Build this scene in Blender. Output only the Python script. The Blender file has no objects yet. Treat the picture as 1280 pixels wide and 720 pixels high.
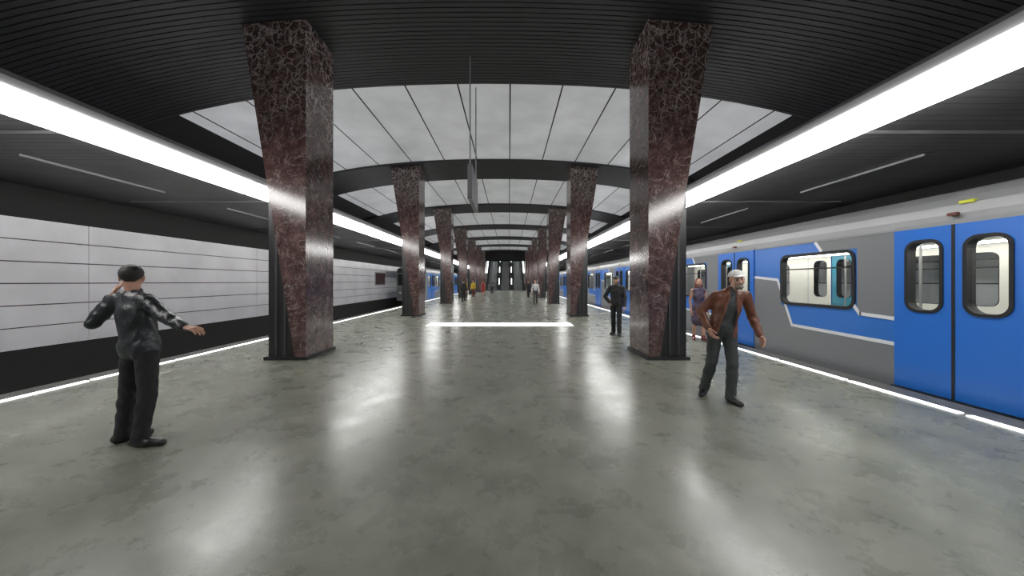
import bpy, math, numpy as np
from mathutils import Vector
F=420.0; CX=-0.65; H0=1.61
scene=bpy.context.scene
scene.view_settings.view_transform='Standard'
scene.view_settings.look='None'
scene.view_settings.exposure=0.0
Y0,Y1=-10.0,61.0
# ---------------------------------------------------------------- materials
def new_mat(name):
    m=bpy.data.materials.new(name); m.use_nodes=True
    nt=m.node_tree; b=nt.nodes['Principled BSDF']; return m,nt,b
def mat(name,col,rough=0.5,metal=0.0,emit=0.0,ecol=None,noise=0.0,nscale=8.0,bump=0.0,spec=0.5,bscale=None):
    m,nt,b=new_mat(name); n=nt.nodes; l=nt.links
    b.inputs['Base Color'].default_value=(*col,1); b.inputs['Roughness'].default_value=rough
    b.inputs['Metallic'].default_value=metal; b.inputs['Specular IOR Level'].default_value=spec
    if emit>0:
        b.inputs['Emission Color'].default_value=(*(ecol or col),1); b.inputs['Emission Strength'].default_value=emit
    tc=n.new('ShaderNodeTexCoord')
    if noise>0:
        t=n.new('ShaderNodeTexNoise'); t.inputs['Scale'].default_value=nscale; t.inputs['Detail'].default_value=4
        l.new(tc.outputs['Object'],t.inputs['Vector'])
        r=n.new('ShaderNodeValToRGB'); r.color_ramp.elements[0].position=0.3; r.color_ramp.elements[1].position=0.7
        r.color_ramp.elements[0].color=(*[c*(1-noise) for c in col],1); r.color_ramp.elements[1].color=(*[min(1,c*(1+noise)) for c in col],1)
        l.new(t.outputs['Fac'],r.inputs['Fac']); l.new(r.outputs['Color'],b.inputs['Base Color'])
    if bump>0:
        t=n.new('ShaderNodeTexNoise'); t.inputs['Scale'].default_value=bscale or nscale*2; t.inputs['Detail'].default_value=3
        l.new(tc.outputs['Object'],t.inputs['Vector'])
        bp=n.new('ShaderNodeBump'); bp.inputs['Strength'].default_value=bump; bp.inputs['Distance'].default_value=0.02
        l.new(t.outputs['Fac'],bp.inputs['Height']); l.new(bp.outputs['Normal'],b.inputs['Normal'])
    return m
def mat_floor():
    m,nt,b=new_mat('polished_stone_floor'); n=nt.nodes; l=nt.links
    tc=n.new('ShaderNodeTexCoord')
    t=n.new('ShaderNodeTexNoise'); t.inputs['Scale'].default_value=1.6; t.inputs['Detail'].default_value=10; t.inputs['Roughness'].default_value=0.66
    l.new(tc.outputs['Object'],t.inputs['Vector'])
    r=n.new('ShaderNodeValToRGB'); e=r.color_ramp.elements
    e[0].position=0.3; e[0].color=(0.10,0.107,0.082,1); e[1].position=0.72; e[1].color=(0.235,0.242,0.198,1)
    l.new(t.outputs['Fac'],r.inputs['Fac'])
    br=n.new('ShaderNodeTexBrick'); br.offset=0.0; br.inputs['Scale'].default_value=1.0
    br.inputs['Brick Width'].default_value=1.5; br.inputs['Row Height'].default_value=1.5
    br.inputs['Mortar Size'].default_value=0.004; br.inputs['Mortar Smooth'].default_value=1.0
    br.inputs['Color1'].default_value=(1,1,1,1); br.inputs['Color2'].default_value=(0.95,0.95,0.95,1); br.inputs['Mortar'].default_value=(0.75,0.75,0.75,1)
    l.new(tc.outputs['Object'],br.inputs['Vector'])
    mx=n.new('ShaderNodeMix'); mx.data_type='RGBA'; mx.blend_type='MULTIPLY'; mx.inputs[0].default_value=0.6
    l.new(r.outputs['Color'],mx.inputs[6]); l.new(br.outputs['Color'],mx.inputs[7]); l.new(mx.outputs[2],b.inputs['Base Color'])
    t2=n.new('ShaderNodeTexNoise'); t2.inputs['Scale'].default_value=2.0; t2.inputs['Detail'].default_value=9; t2.inputs['Roughness'].default_value=0.7
    l.new(tc.outputs['Object'],t2.inputs['Vector'])
    mr=n.new('ShaderNodeMapRange'); mr.inputs[1].default_value=0.25; mr.inputs[2].default_value=0.75; mr.inputs[3].default_value=0.21; mr.inputs[4].default_value=0.36
    l.new(t2.outputs['Fac'],mr.inputs[0]); l.new(mr.outputs[0],b.inputs['Roughness'])
    t3=n.new('ShaderNodeTexNoise'); t3.inputs['Scale'].default_value=9; t3.inputs['Detail'].default_value=5
    l.new(tc.outputs['Object'],t3.inputs['Vector'])
    bp=n.new('ShaderNodeBump'); bp.inputs['Strength'].default_value=0.16; bp.inputs['Distance'].default_value=0.005
    l.new(t3.outputs['Fac'],bp.inputs['Height']); l.new(bp.outputs['Normal'],b.inputs['Normal'])
    b.inputs['Specular IOR Level'].default_value=0.42
    return m
def mat_marble():
    m,nt,b=new_mat('brown_marble'); n=nt.nodes; l=nt.links
    tc=n.new('ShaderNodeTexCoord')
    def noise(scale,detail,rough=0.5,dist=0.0,vec=None):
        t=n.new('ShaderNodeTexNoise'); t.inputs['Scale'].default_value=scale; t.inputs['Detail'].default_value=detail; t.inputs['Roughness'].default_value=rough; t.inputs['Distortion'].default_value=dist
        l.new(vec or tc.outputs['Object'],t.inputs['Vector']); return t
    def ramp(src,els):
        r=n.new('ShaderNodeValToRGB'); e=r.color_ramp.elements
        e[0].position=els[0][0]; e[0].color=(*els[0][1],1); e[1].position=els[1][0]; e[1].color=(*els[1][1],1)
        for p,c in els[2:]: q=e.new(p); q.color=(*c,1)
        l.new(src,r.inputs['Fac']); return r.outputs['Color']
    def math_(op,a,c):
        q=n.new('ShaderNodeMath'); q.operation=op
        for i,v in enumerate((a,c)):
            if isinstance(v,(int,float)): q.inputs[i].default_value=v
            else: l.new(v,q.inputs[i])
        return q.outputs[0]
    K=(0,0,0); W=(1,1,1)
    v1=ramp(noise(2.0,5,0.55,0.9).outputs['Fac'],[(0.490,K),(0.510,K),(0.50,W)])
    v2=ramp(noise(4.2,5,0.55,0.6).outputs['Fac'],[(0.490,K),(0.510,K),(0.50,(0.6,0.6,0.6))])
    wn=noise(3.0,4,0.55)
    mx=n.new('ShaderNodeMix'); mx.data_type='VECTOR'; mx.inputs[0].default_value=0.30
    l.new(tc.outputs['Object'],mx.inputs[4]); l.new(wn.outputs['Color'],mx.inputs[5])
    v=n.new('ShaderNodeTexVoronoi'); v.feature='DISTANCE_TO_EDGE'; v.inputs['Scale'].default_value=8
    l.new(mx.outputs[1],v.inputs['Vector'])
    v3=ramp(v.outputs['Distance'],[(0.0,W),(0.075,K)])
    sep=n.new('ShaderNodeSeparateXYZ'); l.new(tc.outputs['Object'],sep.inputs[0])
    hz=n.new('ShaderNodeMapRange'); hz.inputs[1].default_value=3.8; hz.inputs[2].default_value=6.6; hz.inputs[3].default_value=-0.2; hz.inputs[4].default_value=0.25
    l.new(sep.outputs[2],hz.inputs[0])
    pn=noise(1.6,4)
    mk=n.new('ShaderNodeMapRange'); mk.inputs[1].default_value=0.4; mk.inputs[2].default_value=0.75; l.new(math_('ADD',pn.outputs['Fac'],hz.outputs[0]),mk.inputs[0])
    top=math_('MULTIPLY',math_('MULTIPLY',v3,mk.outputs[0]),0.8)
    low=math_('MULTIPLY',math_('MAXIMUM',v1,v2),0.4)
    veins=math_('MAXIMUM',top,low)
    base=ramp(noise(5,8,0.62,0.3).outputs['Fac'],[(0.32,(0.030,0.015,0.014)),(0.74,(0.145,0.087,0.080)),(0.52,(0.070,0.038,0.035))])
    fx=n.new('ShaderNodeMix'); fx.data_type='RGBA'; l.new(veins,fx.inputs[0]); l.new(base,fx.inputs[6]); fx.inputs[7].default_value=(0.5,0.45,0.43,1)
    l.new(fx.outputs[2],b.inputs['Base Color']); b.inputs['Roughness'].default_value=0.16
    return m
def mat_glass():
    m=bpy.data.materials.new('window_glass'); m.use_nodes=True; nt=m.node_tree; n=nt.nodes; l=nt.links
    for x in list(n): n.remove(x)
    o=n.new('ShaderNodeOutputMaterial'); t=n.new('ShaderNodeBsdfTransparent'); t.inputs[0].default_value=(0.9,0.93,0.93,1)
    g=n.new('ShaderNodeBsdfGlossy'); g.inputs['Roughness'].default_value=0.03; mx=n.new('ShaderNodeMixShader'); mx.inputs[0].default_value=0.06
    l.new(t.outputs[0],mx.inputs[1]); l.new(g.outputs[0],mx.inputs[2]); l.new(mx.outputs[0],o.inputs[0]); return m
M={}
M['floor']=mat_floor(); M['marble']=mat_marble(); M['glass']=mat_glass()
M['black']=mat('black_enamel',(0.008,0.008,0.009),0.35)
M['slat']=mat('dark_slat',(0.026,0.026,0.028),0.5,noise=0.15,nscale=2)
M['canopy']=mat('canopy_slat',(0.10,0.10,0.105),0.42,noise=0.15,nscale=1.5)
M['darkback']=mat('dark_backing',(0.016,0.016,0.017),0.7)
M['white_panel']=mat('vault_panel',(0.70,0.71,0.72),0.32,noise=0.14,nscale=0.7,emit=0.12,ecol=(0.95,0.97,1))  # slight glow added to the panels to brighten the vault
M['wallpanel']=mat('wall_panel',(0.76,0.75,0.78),0.3,noise=0.10,nscale=0.8)
M['lowwall']=mat('low_wall',(0.02,0.02,0.02),0.8)
M['track']=mat('track_bed',(0.018,0.018,0.018),0.85,noise=0.4,nscale=6,bump=0.6)
M['steel']=mat('steel',(0.4,0.4,0.42),0.3,metal=1.0)
M['batten']=mat('batten_metal',(0.28,0.28,0.29),0.4)
M['housing']=mat('lamp_housing',(0.22,0.22,0.23),0.4)
M['lamp']=mat('lamp_tube',(1,1,1),0.5,emit=24,ecol=(1.0,0.99,0.97))
M['vault_fill']=mat('vault_fill_glow',(1,1,1),0.5,emit=14,ecol=(0.97,0.98,1.0))  # glow of the added uplights for the vault
M['edge']=mat('edge_light',(1,1,1),0.5,emit=2.0,ecol=(1,1,1))
M['bar']=mat('bar_glow',(0.9,0.9,0.9),0.5,emit=1.0,ecol=(1,1,0.98))
M['edgefloor']=mat('platform_edge_stone',(0.10,0.10,0.095),0.45,noise=0.25,nscale=5)
# ---------------------------------------------------------------- mesh builder
class MB:
    def __init__(s): s.v=[]; s.f=[]; s.m=[]; s.mats=[]
    def mi(s,k):
        if k not in s.mats: s.mats.append(k)
        return s.mats.index(k)
    def poly(s,pts,k):
        i=len(s.v); s.v+= [tuple(p) for p in pts]; s.f.append(list(range(i,i+len(pts)))); s.m.append(s.mi(k))
    def box(s,x0,x1,y0,y1,z0,z1,k):
        i=len(s.v); s.v+=[(x0,y0,z0),(x1,y0,z0),(x1,y1,z0),(x0,y1,z0),(x0,y0,z1),(x1,y0,z1),(x1,y1,z1),(x0,y1,z1)]
        for q in ((0,3,2,1),(4,5,6,7),(0,1,5,4),(1,2,6,5),(2,3,7,6),(3,0,4,7)):
            s.f.append([i+a for a in q]); s.m.append(s.mi(k))
    def prism(s,pts,a,b,axis,k,caps=True):
        def P(p,t): return (t,p[0],p[1]) if axis==0 else (p[0],t,p[1])
        i=len(s.v); n=len(pts); s.v+=[P(p,a) for p in pts]+[P(p,b) for p in pts]; mi=s.mi(k)
        for j in range(n):
            s.f.append([i+j,i+(j+1)%n,i+n+(j+1)%n,i+n+j]); s.m.append(mi)
        if caps:
            s.f.append(list(range(i,i+n))[::-1]); s.m.append(mi); s.f.append(list(range(i+n,i+2*n))); s.m.append(mi)
    def strip(s,A,B,k):
        i=len(s.v); n=len(A); s.v+=[tuple(p) for p in A]+[tuple(p) for p in B]; mi=s.mi(k)
        for j in range(n-1): s.f.append([i+j,i+j+1,i+n+j+1,i+n+j]); s.m.append(mi)
    def cyl(s,p0,p1,r,k,n=10):
        p0=Vector(p0);p1=Vector(p1);d=(p1-p0).normalized(); a=Vector((0,0,1)) if abs(d.z)<0.9 else Vector((1,0,0))
        u=d.cross(a).normalized(); w=d.cross(u); i=len(s.v); mi=s.mi(k)
        for p in (p0,p1):
            for j in range(n):
                t=2*math.pi*j/n; s.v.append(tuple(p+u*r*math.cos(t)+w*r*math.sin(t)))
        for j in range(n): s.f.append([i+j,i+(j+1)%n,i+n+(j+1)%n,i+n+j]); s.m.append(mi)
        s.f.append(list(range(i,i+n))); s.m.append(mi); s.f.append(list(range(i+n,i+2*n))); s.m.append(mi)
    def obj(s,name,parent=None,smooth=False,recalc=True):
        me=bpy.data.meshes.new(name); me.from_pydata(s.v,[],s.f)
        for k in s.mats: me.materials.append(M[k] if isinstance(k,str) else k)
        me.polygons.foreach_set('material_index',s.m)
        if smooth: me.polygons.foreach_set('use_smooth',[True]*len(s.f))
        me.update()
        if recalc:
            import bmesh
            bm=bmesh.new(); bm.from_mesh(me); bmesh.ops.recalc_face_normals(bm,faces=bm.faces); bm.to_mesh(me); bm.free()
        o=bpy.data.objects.new(name,me); scene.collection.objects.link(o)
        if parent: o.parent=parent
        return o
def empty(name,loc=(0,0,0)):
    o=bpy.data.objects.new(name,None); o.location=loc; scene.collection.objects.link(o); return o
# ---------------------------------------------------------------- floor, track
b=MB(); b.box(CX-6.55,CX+6.55,Y0,Y1+2,-1.15,0,'floor'); b.obj('floor')
for sg,nm in ((-1,'left'),(1,'right')):
    b=MB(); xa,xb=sorted((CX+sg*6.56,CX+sg*10.64)); b.box(xa,xb,Y0+0.01,Y1-0.01,-1.3,-1.15,'track')
    b.obj('floor_track_bed' )
    b=MB()
    for h in (7.35,8.9):
        x=CX+sg*h; b.prism([(x-0.06,-1.07),(x+0.06,-1.07),(x+0.06,-1.055),(x+0.012,-1.04),(x+0.012,-0.98),(x+0.035,-0.965),(x+0.035,-0.93),(x-0.035,-0.93),(x-0.035,-0.965),(x-0.012,-0.98),(x-0.012,-1.04),(x-0.06,-1.055)],Y0+0.1,Y1-0.1,1,'steel')
    for i in range(int((Y1-Y0)/0.9)):
        xa,xb=sorted((CX+sg*6.85,CX+sg*9.4)); b.box(xa,xb,Y0+0.05+i*0.9,Y0+i*0.9+0.3,-1.149,-1.07,'lowwall')
    b.obj('railway_track')
    b=MB(); y=Y0+0.1
    while y<Y1-1.4:
        b.box(CX+sg*6.16-0.045,CX+sg*6.16+0.045,y,y+1.32,0.0,0.012,'edge'); y+=1.4
    b.obj('platform_edge_light')
    b=MB(); xa,xb=sorted((CX+sg*6.24,CX+sg*6.56)); b.box(xa,xb,Y0,Y1,0.0,0.006,'edgefloor'); b.obj('trim_platform_edge')
    b=MB(); xw=CX+sg*10.65; xa,xb=sorted((xw,xw+sg*0.3))
    b.box(xa,xb,Y0,Y1+2,-1.3,7.2,'lowwall')
    for r in range(6):
        for c in range(-2,12):
            ya=c*6.0+3.0; xs=sorted((xw,xw-sg*0.06))
            b.box(xs[0],xs[1],max(Y0,ya),ya+5.985,0.05+r*0.51,0.05+r*0.51+0.485,'wallpanel')
    b.obj('wall_'+nm)
b=MB(); b.box(CX-10.7,CX+10.7,Y0-0.3,Y0,-1.3,7.4,'lowwall'); b.obj('wall_back')
# ---------------------------------------------------------------- ceiling
def zc(h): return 7.2-0.0085*h*h-4.7e-5*h**4
def arc(h0,h1,y,dz,n): return [(CX+h0+(h1-h0)*i/n,y,zc(h0+(h1-h0)*i/n)+dz) for i in range(n+1)]
b=MB(); b.strip(arc(-10.8,10.8,Y0-0.3,0.08,32),arc(-10.8,10.8,Y1+2,0.08,32),'darkback'); b.obj('ceiling',recalc=False)
b=MB()
for n in range(0,6):
    ya=9.32+8.7*n; yb=15.3+8.7*n
    for i in range(-7,8):
        x0=0.04+1.49*i+0.022; x1=x0+1.49-0.044
        h0=max(x0-CX,-8.65); h1=min(x1-CX,8.65)
        if h1-h0<0.1: continue
        b.strip(arc(h0,h1,ya,0.0,5),arc(h0,h1,yb,0.0,5),'white_panel')
b.obj('ceiling_vault_panels',recalc=False,smooth=True)
b=MB()
for n in range(0,7):
    ya=15.3+8.7*(n-1); yb=ya+2.72
    if n==0: ya=-6.0
    y=ya
    while y<yb-0.05:
        A=arc(-10.6,10.6,y,-0.09,24); B=arc(-10.6,10.6,y+0.10,-0.09,24); C=arc(-10.6,10.6,y,0.02,24); D=arc(-10.6,10.6,y+0.10,0.02,24)
        b.strip(A,B,'slat'); b.strip(C,A,'slat'); b.strip(B,D,'slat'); y+=0.125
b.obj('ceiling_slats',recalc=False)
for sg in (-1,1):
    b=MB(); xa,xb=sorted((CX+sg*5.62,CX+sg*10.64)); b.box(xa,xb,Y0,Y1+1,3.90,4.05,'darkback')
    y=Y0
    while y<Y1:
        b.box(xa,xb,y,y+0.14,3.86,3.905,'canopy'); y+=0.15
    b.obj('ceiling_canopy')
    b=MB()
    y=0.65-4.35*2
    while y<Y1:
        xa,xb=sorted((CX+sg*5.75,CX+sg*9.9)); b.box(xa,xb,y,y+0.025,3.82,3.865,'batten')
        xq=CX+sg*7.95; b.box(xq-0.012,xq+0.012,y+0.9,y+3.4,3.82,3.865,'batten'); y+=4.35
    b.obj('trim_canopy_battens')
    root=empty('linear_ceiling_light')
    b=MB(); hs=[(5.30,3.95),(5.60,3.74),(5.60,3.86),(5.60,4.05),(5.36,4.14),(5.24,4.03)]
    b.prism([(CX+sg*h,z) for h,z in hs],Y0,Y1,1,'housing'); b.obj('housing',root)
    b=MB(); L=6.0
    ys=8.0-L*3
    while ys<Y1:
        q=[(CX+sg*5.32,3.94),(CX+sg*5.61,3.73),(CX+sg*5.61,3.685),(CX+sg*5.30,3.905)]
        b.prism(q,ys,min(ys+L-0.07,Y1),1,'lamp')
        b.box(*sorted((CX+sg*5.605,CX+sg*5.62)),ys,min(ys+L-0.07,Y1),3.69,3.79,'lamp'); ys+=L  # glowing outer face added, out of view, to brighten wall and canopy
    b.obj('tubes',root)
    b=MB(); b.cyl((CX+sg*7.4,Y0+0.2,4.12),(CX+sg*7.4,Y1-0.2,4.12),0.05,'vault_fill',6); b.obj('added_vault_fill')  # unseen tube added above the canopy to brighten the vault
# ---------------------------------------------------------------- pillars
for n in range(-1,7):
    ya=6.90+8.7*n; yb=ya+1.08
    if yb>Y1: continue
    for sg in (-1,1):
        root=empty('marble_pillar',(CX+sg*4.0,ya,0))
        def T(p): return [(sg*(h-4.0),z) for h,z in p]
        b=MB(); b.prism(T([(3.52,0.06),(3.75,0.06),(4.87,7.12),(3.52,7.12)]),0,yb-ya,1,'marble'); b.obj('marble_cladding',root)
        b=MB(); b.prism(T([(3.6,0.06),(4.32,0.06),(4.32,3.6),(4.0,3.75),(3.6,3.6)]),0.05,yb-ya-0.05,1,'black')
        for hh in (3.95,4.13): b.prism(T([(hh,0.06),(hh+0.05,0.06),(hh+0.05,2.6+(hh-3.95)*3),(hh,2.2+(hh-3.95)*3)]),0.035,0.05,1,'slat')
        b.obj('black_core',root)
        b=MB(); b.prism(T([(3.48,0.0),(4.36,0.0),(4.36,0.07),(3.48,0.07)]),-0.04,yb-ya+0.04,1,'black'); b.obj('plinth',root)
# ---------------------------------------------------------------- hanging sign + floor bar
M['signface']=mat('sign_face',(0.14,0.14,0.15),0.4)
root=empty('hanging_sign')
b=MB(); b.box(-0.99,-0.90,8.15,9.75,3.66,4.42,'signface'); b.box(-1.0,-0.89,8.13,8.16,3.64,4.44,'housing'); b.box(-1.0,-0.89,8.13,9.77,3.62,3.66,'housing'); b.box(-1.0,-0.89,8.13,9.77,4.42,4.46,'housing'); b.obj('sign_board',root)
b=MB()
for y in (8.2,9.65): b.cyl((-0.945,y,4.44),(-0.945,y,7.18),0.016,'batten',8)
b.obj('rods',root)
b=MB(); b.box(-3.0,2.36,12.15,13.1,0.0,0.012,'bar'); b.obj('white_overlay_bar')  # overlay-like white bar, added as a glowing sheet on the floor
# ---------------------------------------------------------------- end wall + escalators
b=MB()
b.box(CX-10.7,CX-3.6,Y1,Y1+0.3,-1.3,7.3,'lowwall'); b.box(CX+3.6,CX+10.7,Y1,Y1+0.3,-1.3,7.3,'lowwall'); b.box(CX-3.6,CX+3.6,Y1,Y1+0.3,5.3,7.3,'lowwall')
b.obj('wall_end')
M['shaft']=mat('shaft_lining',(0.35,0.37,0.36),0.5,noise=0.15,nscale=1)
Ls=22; sl=math.tan(math.radians(30))
for s,nm in ((-1,'left'),(1,'right')):
    b=MB(); b.prism([(Y1,-0.1),(Y1+2,-0.1),(Y1+Ls,Ls*sl-1.2),(Y1+Ls,Ls*sl+5.3),(Y1+1,5.3),(Y1,5.3)],*sorted((CX+s*3.5,CX+s*3.6)),0,'shaft'); b.obj('wall_shaft_'+nm)
b=MB(); b.prism([(Y1,5.3),(Y1+Ls,5.3+Ls*sl),(Y1+Ls,5.5+Ls*sl),(Y1,5.5)],CX-3.6,CX+3.6,0,'shaft'); b.obj('ceiling_shaft')
b=MB(); b.box(CX-3.6,CX+3.6,Y1+Ls+0.1,Y1+Ls+0.3,6,Ls*sl+5.5,'shaft'); b.obj('wall_shaft_end')
M['glassbal']=mat('balustrade',(0.16,0.20,0.20),0.25)
for c in (-2.3,0,2.3):
    root=empty('escalator'); b=MB()
    for s in (-0.75,0.65):
        x=CX+c+s; b.prism([(Y1-1.5,0),(Y1+1,0),(Y1+Ls,(Ls-1)*sl),(Y1+Ls,(Ls-1)*sl+1.0),(Y1+1,1.0),(Y1-1.4,1.0),(Y1-1.5,0.9)],x,x+0.1,0,'glassbal')
        b.prism([(Y1-1.6,0.97),(Y1+1,0.99),(Y1+Ls,(Ls-1)*sl+1.0),(Y1+Ls,(Ls-1)*sl+1.08),(Y1+1,1.07),(Y1-1.6,1.05)],x-0.02,x+0.12,0,'black')
        for j in range(5): b.cyl((x+0.05,Y1+1+4*j,4*j*sl+1.0),(x+0.05,Y1+1+4*j,4*j*sl+2.0),0.03,'steel',6)
    b.obj('balustrades',root); b=MB()
    for j in range(50): b.box(CX+c-0.65,CX+c+0.65,Y1+1+j*0.4,Y1+1.45+j*0.4,j*0.4*sl-0.05,j*0.4*sl+0.2,'steel')
    b.box(CX+c-0.65,CX+c+0.65,Y1-1.4,Y1+1.2,0.0,0.02,'steel'); b.obj('steps',root)
M['shaftfill']=mat('shaft_fill_glow',(1,1,1),0.5,emit=5,ecol=(0.93,1,0.96))  # glow added to brighten the shaft at the far end
b=MB()
for c in (-3.38,3.38): b.prism([(Y1+0.5,3.2),(Y1+Ls-1,3.2+(Ls-1.5)*sl),(Y1+Ls-1,3.35+(Ls-1.5)*sl),(Y1+0.5,3.35)],CX+c-0.08,CX+c+0.08,0,'shaftfill')
for c in (-1.15,1.15): 
    for j in range(5): b.box(CX+c-0.05,CX+c+0.05,Y1+1+4*j,Y1+1.1+4*j,4*j*sl+1.1,4*j*sl+2.2,'shaftfill')
b.obj('added_shaft_fill')
# ---------------------------------------------------------------- train
M['blue']=mat('train_blue',(0.03,0.15,0.50),0.3,noise=0.05,nscale=1)
M['doorblue']=mat('door_blue',(0.018,0.14,0.53),0.32)
M['tgrey']=mat('train_grey',(0.17,0.175,0.185),0.35)
M['twhite']=mat('train_stripe',(0.65,0.67,0.7),0.4)
M['roof']=mat('train_roof',(0.25,0.255,0.26),0.38,metal=0.1)
M['cream']=mat('interior_cream',(0.74,0.72,0.66),0.45)
M['teal']=mat('interior_teal',(0.03,0.22,0.32),0.4)
M['inlamp']=mat('interior_lamp',(1,1,1),0.5,emit=11,ecol=(1,0.98,0.92))
M['rubber']=mat('rubber_gasket',(0.006,0.006,0.007),0.5)
M['seat']=mat('seat_vinyl',(0.10,0.16,0.22),0.5)
M['redlamp']=mat('red_indicator',(0.12,0.03,0.02),0.4)
M['yellow']=mat('yellow_mark',(0.6,0.62,0.05),0.5)
def rr(yc,zc_,w,h,r,n=5):
    P=[]
    for cx,cz,a0 in ((w/2-r,h/2-r,0),(-w/2+r,h/2-r,90),(-w/2+r,-h/2+r,180),(w/2-r,-h/2+r,270)):
        for i in range(n+1):
            a=math.radians(a0+90*i/n); P.append((yc+cx+r*math.cos(a),zc_+cz+r*math.sin(a)))
    return P
def panel_hole(b,x,y0,y1,z0,z1,hole,k):
    yc,zz,w,h,r=hole; I=rr(*hole); O=[]
    for p in I:
        dy,dz=p[0]-yc,p[1]-zz; t=1e9
        if dy>1e-9: t=min(t,(y1-yc)/dy)
        if dy<-1e-9: t=min(t,(y0-yc)/dy)
        if dz>1e-9: t=min(t,(z1-zz)/dz)
        if dz<-1e-9: t=min(t,(z0-zz)/dz)
        O.append([yc+dy*t,zz+dz*t])
    for c in ((y0,z0),(y1,z0),(y0,z1),(y1,z1)):
        j=min(range(len(O)),key=lambda q:(O[q][0]-c[0])**2+(O[q][1]-c[1])**2); O[j]=list(c)
    b.strip([(x,*p) for p in I+[I[0]]],[(x,*p) for p in O+[O[0]]],k)
def gasket(b,x,xi,hole,wd,k):
    yc,zz,w,h,r=hole; I=rr(yc,zz,w-0.02,h-0.02,r); O=rr(yc,zz,w+2*wd,h+2*wd,r+wd)
    I.append(I[0]);O.append(O[0])
    b.strip([(x,*p) for p in I],[(x,*p) for p in O],k); b.strip([(x,*p) for p in I],[(xi,*p) for p in I],k); b.strip([(x,*p) for p in O],[(xi,*p) for p in O],k)
def train_car(xs,out,doors,y0,y1,nose=None):
    root=empty('metro_train_car'); W=2.7; far=xs-out*W
    b=MB(); g=MB(); d=MB()
    for x,o in ((xs,out),(far,-out)):
        xin=x-o*0.09
        edges=[]
        for c in doors: edges+= [c-0.72,c+0.72]
        segs=[(y0,edges[0])]+[(edges[i],edges[i+1]) for i in range(1,len(edges)-1,2)]+[(edges[-1],y1)]
        for i,(a,e) in enumerate(segs):
            wdt=1.55 if e-a>2.6 else 0.8*(e-a)*0.8
            hole=((a+e)/2-(0.10 if e-a>2.6 else 0),1.65,wdt,1.0,0.12)
            panel_hole(b,x,a,e,-0.08,2.42,hole,'blue'); panel_hole(b,xin,a,e,0.0,2.3,hole,'cream')
            gasket(g,x+o*0.02,x-o*0.09,hole,0.045,'rubber')
            g.poly([(x-o*0.03,*p) for p in rr(*hole)],'glass')
            g.box(min(x,x-o*0.03),max(x,x-o*0.03),hole[0]-wdt/2,hole[0]+wdt/2,1.86,1.885,'rubber')
            if e-a>2.6:
                def Q(pts,k,dx=0.0): b.poly([(x+o*(0.006+dx),a+p[0],p[1]) for p in pts],k)
                Q([(0.0,2.42),(1.39,2.42),(1.26,2.2),(0.58,2.2),(0.58,1.18),(0.52,1.05),(0.0,1.02)],'tgrey')
                Q([(3.05,1.72),(2.30,1.65),(2.24,1.45),(2.24,1.1),(2.08,1.05),(1.93,0.66),(0,0.62),(0,-0.08),(3.05,-0.08)],'tgrey')
                def S(p,q,w=0.03):
                    v=Vector((q[0]-p[0],q[1]-p[1])).normalized(); nrm=Vector((-v.y,v.x))*w
                    Q([(p[0]+nrm.x,p[1]+nrm.y),(q[0]+nrm.x,q[1]+nrm.y),(q[0]-nrm.x,q[1]-nrm.y),(p[0]-nrm.x,p[1]-nrm.y)],'twhite',0.004)
                S((1.39,2.40),(1.25,2.2)); S((0.64,1.2),(0.52,1.03)); S((0.54,1.05),(0,1.02)); S((3.05,1.72),(2.32,1.65)); S((2.33,1.66),(2.24,1.42)); S((2.12,1.12),(1.93,0.65)); S((1.95,0.67),(0,0.62))
            b.box(min(xin,xin-o*0.45),max(xin,xin-o*0.45),a+0.25,e-0.25,0.35,0.48,'seat'); b.box(min(xin,xin-o*0.08),max(xin,xin-o*0.08),a+0.25,e-0.25,0.48,0.95,'seat')
            for yy in (a+0.15,e-0.15): b.cyl((xin-o*0.5,yy,0.0),(xin-o*0.5,yy,2.3),0.018,'steel',8)
        for c in doors:
            for s in (-1,1):
                a,e=sorted((c+s*0.015,c+s*0.71)); hole=((a+e)/2-0.03*s,1.69,0.40,1.02,0.13)
                panel_hole(d,x+o*0.025,a,e,-0.02,2.40,hole,'doorblue'); panel_hole(d,xin,a,e,0.0,2.36,hole,'teal' if (x!=xs and s<0) else 'cream')
                for q in (a,e): d.poly([(x+o*0.025,q,-0.02),(x+o*0.025,q,2.4),(xin,q,2.4),(xin,q,-0.02)],'doorblue')
                d.poly([(x+o*0.025,a,2.4),(x+o*0.025,e,2.4),(xin,e,2.4),(xin,a,2.4)],'doorblue')
                gasket(g,x+o*0.04,xin,hole,0.03,'rubber'); g.poly([(x,*p) for p in rr(*hole)],'glass')
            g.box(min(x-o*0.05,x+o*0.03),max(x-o*0.05,x+o*0.03),c-0.018,c+0.018,-0.02,2.4,'rubber')
            g.box(min(x-o*0.08,x+o*0.06),max(x-o*0.08,x+o*0.06),c-0.74,c+0.74,-0.09,-0.03,'rubber')
            g.box(min(x,x+o*0.05),max(x,x+o*0.05),c-0.05,c+0.05,2.52,2.56,'redlamp')
            g.box(min(x-o*0.1,x+o*0.015),max(x-o*0.1,x+o*0.015),c-0.72,c+0.72,2.42,2.46,'roof')
    prof=[(0,2.42),(0.02,2.55),(0.07,2.68),(0.18,2.80),(0.36,2.90),(0.7,2.99),(1.35,3.04)]
    prof=prof+[(W-p[0],p[1]) for p in prof[-2::-1]]
    r=MB(); A=[(xs-out*p[0],y0,p[1]) for p in prof]; B=[(xs-out*p[0],y1,p[1]) for p in prof]; r.strip(A,B,'roof')
    r.box(min(xs-out*0.012,xs+out*0.014),max(xs-out*0.012,xs+out*0.014),y0,y1,2.40,2.435,'roof')
    for c in doors: r.box(min(xs-out*0.10,xs-out*0.05),max(xs-out*0.10,xs-out*0.05),c-0.15,c+0.0,2.68,2.72,'yellow')
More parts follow.
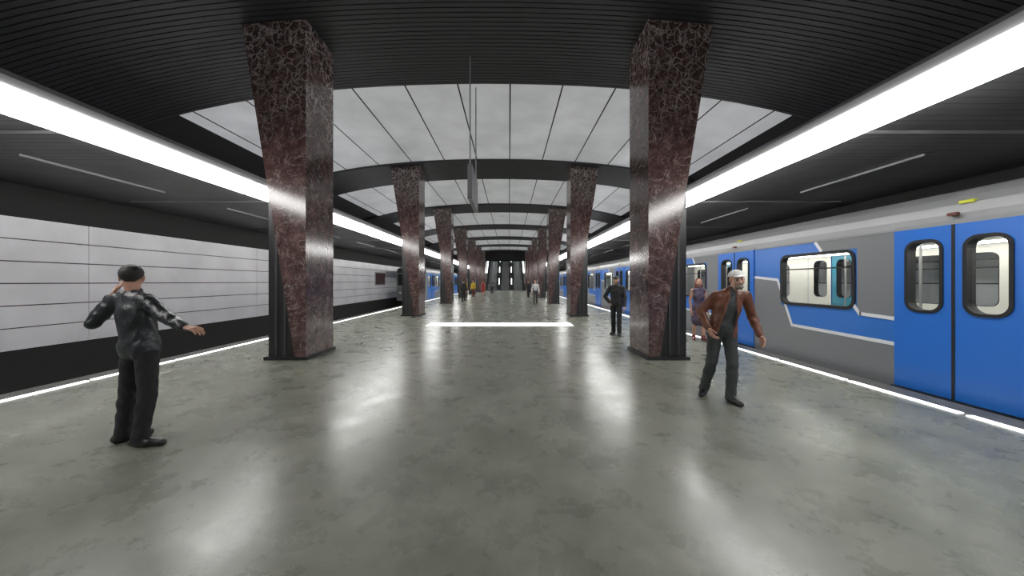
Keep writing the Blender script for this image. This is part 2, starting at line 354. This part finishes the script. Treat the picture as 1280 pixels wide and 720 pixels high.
    xa,xb=sorted((xs-out*0.1,far+out*0.1))
    r.box(xa,xb,y0,y1,-0.15,0.0,'tgrey'); r.box(xa,xb,y0+0.05,y1-0.05,2.32,2.38,'cream')
    for q in (0.45,W-0.45):
        xx=xs-out*q; r.box(xx-0.08,xx+0.08,y0+0.3,y1-0.3,2.29,2.32,'inlamp')
    xa,xb=sorted((xs-out*0.25,far+out*0.25)); 
    for yy in (y0+2,y1-4.5): r.box(xa,xb,yy,yy+2.4,-0.9,-0.2,'black')
    r.box(xa,xb,y0+5,y1-5,-0.7,-0.15,'black')
    endp=[(xs,-0.1)]+[(xs-out*p[0],p[1]) for p in prof]+[(far,-0.1)]
    r.poly([(p[0],y1,p[1]) for p in endp],'tgrey')
    if nose is None: r.poly([(p[0],y0,p[1]) for p in endp],'tgrey')
    else:
        k=MB(); y=y0
        k.prism(endp,y-0.35,y,1,'roof')
        mid=(xs+far)/2
        def R(w0,w1,z0,z1,kk,dy=0.0): k.box(mid+w0,mid+w1,y-0.38-dy,y-0.35,z0,z1,kk)
        R(-1.25,1.25,2.4,2.8,'black'); R(-1.2,-0.38,1.25,2.3,'rubber',0.01); R(0.38,1.2,1.25,2.3,'rubber',0.01); R(-0.32,0.32,0.2,2.3,'tgrey',0.01); R(-0.22,0.22,1.4,2.2,'rubber',0.02)
        R(-1.2,-0.38,0.1,1.05,'tgrey',0.01); R(0.38,1.2,0.1,1.05,'tgrey',0.01)
        for q in (-1.0,1.0): k.cyl((mid+q,y-0.42,0.6),(mid+q,y-0.36,0.6),0.1,'cream',12)
        k.obj('cab_front',root)
    b.obj('side_skins',root,recalc=False); g.obj('windows_and_gaskets',root,recalc=False); d.obj('doors',root,recalc=False); r.obj('roof_and_frame',root,smooth=False)
    return root
P=4.49
def cars(xs,out,first,ncars,nose=False):
    c0=first
    for i in range(ncars):
        ds=[c0+P*j for j in range(4)]
        train_car(xs,out,ds,ds[0]-2.25,ds[3]+2.25,nose=True if (nose and i==0) else None); c0=ds[3]+2*2.25+0.5
cars(CX+6.80,-1,0.14,3)
cars(CX-6.80,1,33.0,1,nose=True)
M['poster']=mat('poster_red',(0.06,0.02,0.02),0.4,noise=0.6,nscale=3)
b=MB(); xw=CX-10.65+0.06; b.box(xw,xw+0.05,28.2,30.4,1.3,2.4,'batten'); b.box(xw+0.05,xw+0.07,28.3,30.3,1.38,2.32,'poster'); b.obj('wall_poster')
# ---------------------------------------------------------------- people (signed distance fields -> surface nets)
def V(*a): return np.array(a,dtype=np.float64)
def nrm(v): v=np.asarray(v,float); return v/max(1e-9,np.linalg.norm(v))
def cap(a,b,ra,rb,tag,k=0.02): return dict(t='c',a=V(*a),b=V(*b),ra=ra,rb=rb,tag=tag,k=k)
def ell(c,s,tag,k=0.03,R=None,plane=None): return dict(t='e',c=V(*c),s=V(*s),tag=tag,k=k,R=np.eye(3) if R is None else R,plane=plane)
def pd(p,X):
    if p['t']=='c':
        ab=p['b']-p['a']; L=max(1e-9,ab@ab); q=X-p['a']; t=np.clip(q@ab/L,0,1)
        return np.linalg.norm(q-t[:,None]*ab,axis=1)-(p['ra']+(p['rb']-p['ra'])*t)
    q=(X-p['c'])@p['R']
    k0=np.linalg.norm(q/p['s'],axis=1); k1=np.linalg.norm(q/p['s']**2,axis=1)+1e-9
    d=k0*(k0-1)/k1
    if p['plane'] is not None:
        n,c=p['plane']; d=np.maximum(d,q@n-c)
    return d
def nets(prims,h,wr=0.0):
    lo=np.min([np.minimum(p['a']-max(p['ra'],p['rb']),p['b']-max(p['ra'],p['rb'])) if p['t']=='c' else p['c']-p['s'].max() for p in prims],axis=0)-3*h
    hi=np.max([np.maximum(p['a']+max(p['ra'],p['rb']),p['b']+max(p['ra'],p['rb'])) if p['t']=='c' else p['c']+p['s'].max() for p in prims],axis=0)+3*h
    n=np.ceil((hi-lo)/h).astype(int)+1
    ax=[lo[i]+h*np.arange(n[i]) for i in range(3)]
    G=np.stack(np.meshgrid(*ax,indexing='ij'),-1).reshape(-1,3)
    D=np.full(len(G),1e3)
    for p in prims:
        if p['t']=='c':
            m=max(p['ra'],p['rb']); l2=np.minimum(p['a'],p['b'])-m; h2=np.maximum(p['a'],p['b'])+m
        else: m=p['s'].max(); l2=p['c']-m; h2=p['c']+m
        mg=0.1
        sel=np.all((G>l2-mg)&(G<h2+mg),axis=1); ii=np.nonzero(sel)[0]
        d=pd(p,G[ii]); k=p['k']; cur=D[ii]
        hh=np.clip(k-np.abs(cur-d),0,None)/k
        D[ii]=np.minimum(cur,d)-hh*hh*k*0.25
    if wr>0:
        x,y,z=G[:,0],G[:,1],G[:,2]
        D=D+wr*np.sin(38*z+7*np.sin(9*x+2)+6*np.sin(11*y))*np.sin(14*x+11*y+5*z)
    Fv=D.reshape(n)
    nx,ny,nz=n; S=np.zeros((nx-1,ny-1,nz-1,3)); C=np.zeros((nx-1,ny-1,nz-1))
    cr=[]
    for a in range(3):
        s0=[slice(None)]*3; s1=[slice(None)]*3; s0[a]=slice(0,-1); s1[a]=slice(1,None)
        v0=Fv[tuple(s0)]; v1=Fv[tuple(s1)]; X=(v0<0)!=(v1<0); t=np.where(X,v0/np.where(X,v0-v1,1),0); cr.append((X,v0<0))
        o=[i for i in range(3) if i!=a]
        for i in (0,1):
            for j in (0,1):
                sl=[slice(None)]*3; sl[o[0]]=slice(i,i+n[o[0]]-1); sl[o[1]]=slice(j,j+n[o[1]]-1); sl=tuple(sl)
                c=X[sl]; S[...,a]+=t[sl]*c; S[...,o[0]]+=i*c; S[...,o[1]]+=j*c; C+=c
    act=C>0; idx=-np.ones(act.shape,int); idx[act]=np.arange(act.sum())
    I=np.argwhere(act); vs=lo+h*(I+S[act]/C[act][:,None])
    fs=[]
    for a in range(3):
        X,neg=cr[a]; u,w=[(1,2),(2,0),(0,1)][a]
        E=np.argwhere(X); ok=(E[:,u]>0)&(E[:,w]>0)&(E[:,u]<n[u]-1)&(E[:,w]<n[w]-1); E=E[ok]
        def g(du,dw):
            e=E.copy(); e[:,u]+=du; e[:,w]+=dw; return idx[e[:,0],e[:,1],e[:,2]]
        q=np.stack([g(-1,-1),g(0,-1),g(0,0),g(-1,0)],1); ng=neg[E[:,0],E[:,1],E[:,2]]
        q[~ng]=q[~ng][:,::-1]; fs.append(q)
    fs=np.concatenate(fs)
    cen=vs[fs].mean(1); best=np.full(len(cen),1e9); tag=np.zeros(len(cen),int)
    for i,p in enumerate(prims):
        d=pd(p,cen)-(p.get('bias',0)); s=d<best; best[s]=d[s]; tag[s]=i
    tags=[prims[i]['tag'] for i in tag]
    return vs,fs,cen,tags
def hand_prims(w,d,n,t,curl=18):
    w=V(*w); d=nrm(d); n=nrm(n-np.dot(n,d)*d); t=nrm(t-np.dot(t,d)*d-np.dot(t,n)*n); P=[]
    P.append(cap(w-d*0.05,w+d*0.01,0.028,0.024,'skin',0.01))
    spec=[(0.031,0.088,0.95),(0.0105,0.092,1.06),(-0.0105,0.087,0.98),(-0.030,0.079,0.78)]
    for off,ml,sc in spec:
        kn=w+d*ml+t*off; P.append(cap(w+t*off*0.55+d*0.005,kn,0.0155,0.0125,'skin',0.012))
        p=kn; a=math.radians(curl)
        for L,r in ((0.044,0.0098),(0.028,0.0088),(0.021,0.0078)):
            q=p+(d*math.cos(a)+n*math.sin(a)+t*off*0.8)*L*sc; P.append(cap(p,q,r,r*0.9,'skin',0.003)); p=q; a+=math.radians(curl*1.3)
    p=w+d*0.022+t*0.022
    for dr,L,r in ((d*0.6+t*0.75+n*0.2,0.047,0.0145),(d*0.85+t*0.4+n*0.3,0.034,0.011),(d*0.95+t*0.1+n*0.35,0.027,0.0095)):
        q=p+nrm(dr)*L; P.append(cap(p,q,r,r*0.85,'skin',0.006)); p=q
    return P
def frame(yaw,pitch=0.0,roll=0.0):
    f=V(-math.sin(yaw)*math.cos(pitch),math.cos(yaw)*math.cos(pitch),math.sin(pitch)); r=V(math.cos(yaw),math.sin(yaw),0); u=np.cross(r,f)
    c,s=math.cos(roll),math.sin(roll); r2=r*c+u*s; u2=u*c-r*s
    return np.stack([r2,f,u2],1)
def head_prims(c,R,st):
    P=[]; c=V(*c); hs=1.06
    def W(x,y,z): return c+R@V(x*hs,y*hs,z*hs)
    def E(cc,s,tag,k,plane=None): 
        e=ell(cc,(s[0]*hs,s[1]*hs,s[2]*hs),tag,k,R,plane); P.append(e); return e
    sk='skin'
    E(W(0,-0.012,0.03),(0.074,0.094,0.086),sk,0.02); E(W(0,0.022,-0.035),(0.058,0.066,0.08),sk,0.03)
    E(W(0,0.058,-0.095),(0.026,0.022,0.02),sk,0.03); P.append(cap(W(-0.034,0.077,0.027),W(0.034,0.077,0.027),0.011,0.011,sk,0.015))
    P.append(cap(W(0,0.085,0.012),W(0,0.105,-0.026),0.0075,0.013,sk,0.012))
    for s in (-1,1):
        E(W(s*0.077,-0.004,-0.003),(0.010,0.020,0.033),sk,0.008); E(W(s*0.036,0.062,-0.028),(0.024,0.022,0.022),sk,0.03)
        e=E(W(s*0.030,0.075,0.008),(0.0135,0.010,0.006),'eye',0.003); e['bias']=0.0005
        e=E(W(s*0.030,0.082,0.008),(0.006,0.005,0.0055),'iris',0.002); e['bias']=0.002
        e=cap(W(s*0.018,0.087,0.028),W(s*0.044,0.080,0.030),0.0035,0.0025,'brow',0.003); e['bias']=0.001; P.append(e)
        P.append(cap(W(s*0.008,0.10,-0.030),W(s*0.012,0.092,-0.031),0.007,0.006,sk,0.006))
    e=cap(W(-0.020,0.080,-0.062),W(0.020,0.080,-0.062),0.005,0.005,'lip',0.006); P.append(e)
    e=cap(W(-0.015,0.081,-0.070),W(0.015,0.081,-0.070),0.0058,0.0058,'lip',0.006); P.append(e)
    if st.get('hair',True):
        E(W(0,-0.02,0.038),(0.084,0.102,0.088),'hair',0.004,(V(0,0.8,-0.6),0.012))
    if st.get('longhair'):
        E(W(0,-0.055,-0.05),(0.085,0.06,0.14),'hair',0.02)
        for s in (-1,1): P.append(cap(W(s*0.075,-0.01,0.03),W(s*0.08,-0.02,-0.15),0.024,0.02,'hair',0.02))
    if st.get('hat'):
        E(W(0,-0.012,0.048),(0.092,0.108,0.082),'hat',0.004,(V(0,0.1,-1.0),0.0))
        E(W(0,0.095,0.05),(0.072,0.055,0.008),'hat',0.01)
    if st.get('beard'):
        E(W(0,0.05,-0.088),(0.05,0.042,0.034),'beard',0.01); P.append(cap(W(-0.026,0.088,-0.05),W(0.026,0.088,-0.05),0.007,0.007,'beard',0.006))
    return P
def pose(yaw,stride=0.0,hw=1.0):
    f=V(-math.sin(yaw),math.cos(yaw),0); r=V(math.cos(yaw),math.sin(yaw),0); z=V(0,0,1)
    J=dict(yaw=yaw,f=f,r=r,pelvis=0.95*z,neck=1.47*z+0*f,head=1.645*z+0.02*f,headyaw=yaw,headpitch=0.0,headroll=0.0,tw=yaw)
    for s,n in ((-1,'L'),(1,'R')):
        J['hip'+n]=s*0.09*r+0.92*z; J['knee'+n]=s*0.10*r+0.5*z+(0.03-s*stride*0.5)*f; J['ank'+n]=s*0.11*r+0.09*z-s*stride*f; J['toe'+n]=nrm(f+s*0.25*r)
        J['sh'+n]=s*0.185*r*hw+1.42*z; J['el'+n]=s*0.245*r*hw+1.14*z-0.03*f; J['wr'+n]=s*0.255*r*hw+0.88*z+0.07*f
    return J
def person(name,loc,J,cols,st,scale=1.0,h=0.012,hh=0.0045):
    top='top'; pant='pants'
    up=nrm(J['neck']-J['pelvis']); sr=nrm(J['shR']-J['shL']); fw=nrm(np.cross(up,sr)); sr=np.cross(fw,up); R=np.stack([sr,fw,up],1)
    Pz=J['pelvis']; N=J['neck']; Ln=np.linalg.norm(N-Pz)
    def T(x,y,t): return Pz+R@V(x,y,0)+up*Ln*t
    fem=st.get('female',False); w=0.88 if fem else 1.0; jk=st.get('jacket')
    bp=[]
    bp.append(ell(T(0,0,0.0),(0.158*w,0.115,0.12),pant if not st.get('dress') else top,0.04,R))
    bp.append(ell(T(0,0,0.28),((0.172 if jk else 0.145)*w,0.118,0.20 if jk else 0.16),top,0.05,R)); bp.append(ell(T(0,0.0,0.62),((0.188 if jk else 0.172)*w,0.13,0.20),top,0.05,R))
    bp.append(cap(J['shL']*0.85+N*0.15-up*0.02,J['shR']*0.85+N*0.15-up*0.02,0.064*w,0.064*w,top,0.05))
    bp.append(cap(N-up*0.02,J['shL']*0.6+N*0.4+up*0.01,0.06,0.055*w,top,0.05)); bp.append(cap(N-up*0.02,J['shR']*0.6+N*0.4+up*0.01,0.06,0.055*w,top,0.05))
    bp.append(cap(N-up*0.02,N+up*0.03,0.068,0.066,top,0.02))
    if fem: 
        for s in (-1,1): bp.append(ell(T(s*0.07,0.09,0.58),(0.06,0.05,0.06),top,0.04,R))
    if jk:
        bp.append(cap(T(-0.072,0,0.06),T(0.072,0,0.06),0.112,0.112,top,0.04)); bp[-1]['bias']=0.012
        bp.append(cap(T(-0.068,0,-0.02),T(0.068,0,-0.02),0.110,0.110,top,0.02)); bp[-1]['bias']=0.01
    if st.get('open'):
        for s in (-1,1):
            bp.append(cap(T(s*0.05,0.10,0.92),T(s*0.085,0.135,0.45),0.016,0.018,top,0.006)); bp.append(cap(T(s*0.085,0.135,0.45),T(s*0.11,0.105,-0.10),0.018,0.018,top,0.006))
    if st.get('dress'):
        bp.append(cap(T(0,0,0.0),Pz+V(0,0,-0.36),0.15,0.19,top,0.05)); bp[-1]['bias']=0.02
    for s in ('L','R'):
        lt='skin' if st.get('dress') else pant; a=0.0 if st.get('dress') else 0.014
        bp.append(cap(J['hip'+s],J['knee'+s],0.082+a,0.056+a,lt,0.03))
        calf=J['knee'+s]*0.7+J['ank'+s]*0.3; bp.append(cap(J['knee'+s],calf,0.055+a,0.056+a,lt,0.02)); bp.append(cap(calf,J['ank'+s],0.054+a,0.036+a*2.0,lt,0.02))
        an=J['ank'+s]; td=J['toe'+s]; g=V(an[0],an[1],0)
        bp.append(cap(g-td*0.04+V(0,0,0.047),g+td*0.07+V(0,0,0.046),0.046,0.046,'shoe',0.015)); bp.append(cap(g+td*0.07+V(0,0,0.042),g+td*0.19+V(0,0,0.035),0.045,0.035,'shoe',0.015))
        bp.append(cap(g+V(0,0,0.05),an+V(0,0,0.03),0.045,0.045,'shoe',0.015))
        at='skin' if st.get('bare') else top; a=0.0 if st.get('bare') else 0.018
        mid=J['el'+s]*0.65+J['wr'+s]*0.35
        bp.append(cap(J['sh'+s],J['el'+s],0.052*w+a,0.040*w+a,at,0.03)); bp.append(cap(J['el'+s],mid,0.040*w+a,0.040*w+a,at,0.015)); 
        bp.append(cap(mid,J['wr'+s],0.038*w+a,0.027*w+a,at,0.015))
    parts=[]
    vs,fs,cen,tags=nets(bp,h,0.005 if h<0.02 else 0)
    vs[:,2]=np.maximum(vs[:,2],0.0)
    if st.get('open'):
        q=(cen-Pz)@R
        for i in range(len(tags)):
            if tags[i]=='top' and q[i,1]>0.03:
                t=q[i,2]/Ln; wv=np.interp(t,[-0.1,0.45,0.92],[0.105,0.085,0.045])
                dl=abs(q[i,0])
                if dl<wv-0.008: tags[i]='shirt' if t>-0.0 else 'pants'
    parts.append((vs,fs,tags))
    HR=frame(J['headyaw'],J['headpitch'],J['headroll'])
    hp=head_prims(J['head'],HR,st); hp.insert(0,cap(N-up*0.02,J['head']-HR[:,2]*0.05-HR[:,1]*0.015,0.06*w,0.054*w,'skin',0.03))
    hn=nets(hp,hh); parts.append((hn[0],hn[1],hn[3]))
    for s,sn in (('L',-1),('R',1)):
        d=nrm(J.get('hd'+s,J['wr'+s]-J['el'+s])); n=J.get('hn'+s,-sn*J['r']); t=J.get('ht'+s,J['f'])
        hv=nets(hand_prims(J['wr'+s]+d*0.02,d,V(*n),V(*t),J.get('curl',20)),min(hh,0.007) if hh>0.006 else 0.004); parts.append((hv[0],hv[1],hv[3]))
    keys=list(cols.keys()); allv=[];allf=[];allm=[];off=0
    for vs,fs,tags in parts:
        allv.append(vs*scale); allf.append(fs+off); off+=len(vs); allm+=[keys.index(t if t in keys else 'skin') for t in tags]
    me=bpy.data.meshes.new(name); me.from_pydata(np.concatenate(allv).tolist(),[],np.concatenate(allf).tolist())
    for k in keys: me.materials.append(cols[k])
    me.polygons.foreach_set('material_index',allm); me.polygons.foreach_set('use_smooth',[True]*len(allm)); me.update()
    o=bpy.data.objects.new(name,me); o.location=loc; scene.collection.objects.link(o); return o
SK=mat('skin',(0.44,0.24,0.17),0.5,noise=0.1,nscale=20); EY=mat('eye_white',(0.45,0.42,0.40),0.2); IR=mat('iris',(0.03,0.02,0.015),0.2); LP=mat('lips',(0.36,0.15,0.12),0.4)
def cl(n,c,r=0.75,b=0.35,bs=30): return mat(n,c,r,noise=0.25,nscale=12,bump=b,bscale=bs)
def cols(top,pants,shoe=(0.01,0.01,0.011),hair=(0.012,0.01,0.009),shirt=(0.03,0.03,0.03),hat=(0.6,0.6,0.58),beard=(0.2,0.18,0.16),toprough=0.7,n=''):
    return dict(skin=SK,eye=EY,iris=IR,lip=LP,top=cl('jacket'+n,top,toprough),pants=cl('trousers'+n,pants,0.8),shoe=mat('shoes'+n,shoe,0.4),hair=cl('hair'+n,hair,0.6,0.6,90),brow=mat('brow'+n,hair,0.7),shirt=cl('shirt'+n,shirt),hat=cl('cap'+n,hat),beard=cl('beard'+n,beard,0.8,0.6,90))
J=pose(math.radians(-25))
J.update(pelvis=V(-0.01,0,0.95),neck=V(-0.07,0.0,1.47),head=V(-0.09,0.0,1.65),headyaw=math.radians(35),headpitch=-0.05,
 shL=V(-0.27,0.03,1.43),elL=V(-0.43,-0.04,1.20),wrL=V(-0.33,0.02,1.44),shR=V(0.11,-0.04,1.42),elR=V(0.34,-0.10,1.27),wrR=V(0.58,-0.16,1.18),
 hdL=V(0.40,0.10,0.95),hnL=V(0.6,0.8,-0.4),htL=V(0.2,1,0),hdR=V(1,-0.05,-0.2),hnR=V(0,0.2,-1),htR=V(0.1,1,0.1),
 hipL=V(-0.10,0.02,0.92),hipR=V(0.08,-0.02,0.92),kneeL=V(-0.15,0.02,0.5),kneeR=V(0.12,-0.05,0.5),ankL=V(-0.18,0.0,0.09),ankR=V(0.10,-0.10,0.09),toeL=nrm(V(0.5,0.85,0)),toeR=nrm(V(1,0.1,0)),curl=14)
person('man_in_dark_jacket',(-3.70,3.38,0),J,cols((0.010,0.014,0.018),(0.008,0.008,0.010),toprough=0.38,n='_a'),dict(jacket=True))
J=pose(math.radians(180)); o=V(2.90,4.62,0)
def L(x,y,z): return V(x,y,z)-o
J.update(pelvis=L(2.94,4.64,0.95),neck=L(3.04,4.62,1.46),head=L(3.11,4.58,1.635),headyaw=math.radians(165),headpitch=-0.08,headroll=-0.12,
 shR=L(2.86,4.64,1.41),shL=L(3.24,4.60,1.42),elR=L(2.70,4.74,1.18),wrR=L(2.70,4.56,0.99),elL=L(3.35,4.64,1.15),wrL=L(3.36,4.50,0.90),
 hdR=V(0.15,-0.5,-0.8),hnR=V(0.9,0,0.3),htR=V(0,-0.5,0.8),hipR=L(2.86,4.66,0.92),hipL=L(3.03,4.62,0.92),kneeR=L(2.83,4.68,0.51),kneeL=L(3.01,4.52,0.5),
 ankR=L(2.80,4.82,0.09),ankL=L(2.97,4.50,0.09),toeR=nrm(V(-0.65,-0.75,0)),toeL=nrm(V(0.05,-1,0)))
person('man_in_brown_jacket',tuple(o),J,cols((0.12,0.038,0.018),(0.03,0.035,0.035),shirt=(0.025,0.03,0.032),toprough=0.5,n='_b'),dict(jacket=True,open=True,hat=True,beard=True,hair=False))
J=pose(math.radians(170),0.05,0.88); J['curl']=20
person('woman_in_dress',(5.25,9.3,0),J,cols((0.07,0.05,0.085),(0.09,0.06,0.11),shoe=(0.15,0.03,0.03),hair=(0.16,0.035,0.02),n='_c'),dict(female=True,dress=True,longhair=True,bare=True),0.96,0.014,0.006)
J=pose(math.radians(150),0.12); J['elR']=J['elR']+V(-0.10,0.0,0.02); J['wrR']=J['wrR']+V(0.06,0,0.1)
person('man_in_black_coat',(3.25,10.15,0),J,cols((0.012,0.012,0.015),(0.012,0.012,0.013),hat=(0.02,0.02,0.02),n='_d'),dict(jacket=True,hat=True),1.0,0.014,0.006)
far=[('woman_in_white_top',1.9,24.0,175,(0.55,0.55,0.55),(0.05,0.05,0.05),dict(female=True,longhair=True)),
('man_in_yellow_jacket',-3.75,35.5,160,(0.6,0.4,0.03),(0.12,0.03,0.02),dict(jacket=True)),
('man_in_dark_coat',-3.75,27.8,10,(0.02,0.02,0.02),(0.02,0.02,0.02),dict(jacket=True)),
('woman_in_red_dress',-2.9,38.0,190,(0.4,0.03,0.03),(0.4,0.03,0.03),dict(female=True,dress=True,longhair=True,bare=True)),
('man_in_dark_coat',2.0,34.5,200,(0.03,0.03,0.03),(0.02,0.02,0.03),dict(jacket=True)),
('man_in_grey_jacket',-2.2,44.0,180,(0.1,0.1,0.1),(0.03,0.03,0.05),dict(jacket=True))]
for i,(n,x,y,a,t,p,st) in enumerate(far):
    J=pose(math.radians(a),0.12*(1 if i%2 else -1)); person(n,(x,y,0),J,cols(t,p,n='_f%d'%i),st,0.97,0.025,0.012)
# ---------------------------------------------------------------- world + camera
w=bpy.data.worlds.new('World'); scene.world=w; w.use_nodes=True
w.node_tree.nodes['Background'].inputs[0].default_value=(0.02,0.02,0.022,1); w.node_tree.nodes['Background'].inputs[1].default_value=1.0
cam=bpy.data.cameras.new('camera'); co=bpy.data.objects.new('camera',cam); scene.collection.objects.link(co)
co.location=(0,0,H0); co.rotation_euler=(math.radians(90),0,0)
cam.sensor_width=36; cam.lens=F/1280*36; cam.shift_x=4/1280; cam.shift_y=-8/1280; cam.clip_start=0.05; cam.clip_end=300
scene.camera=co
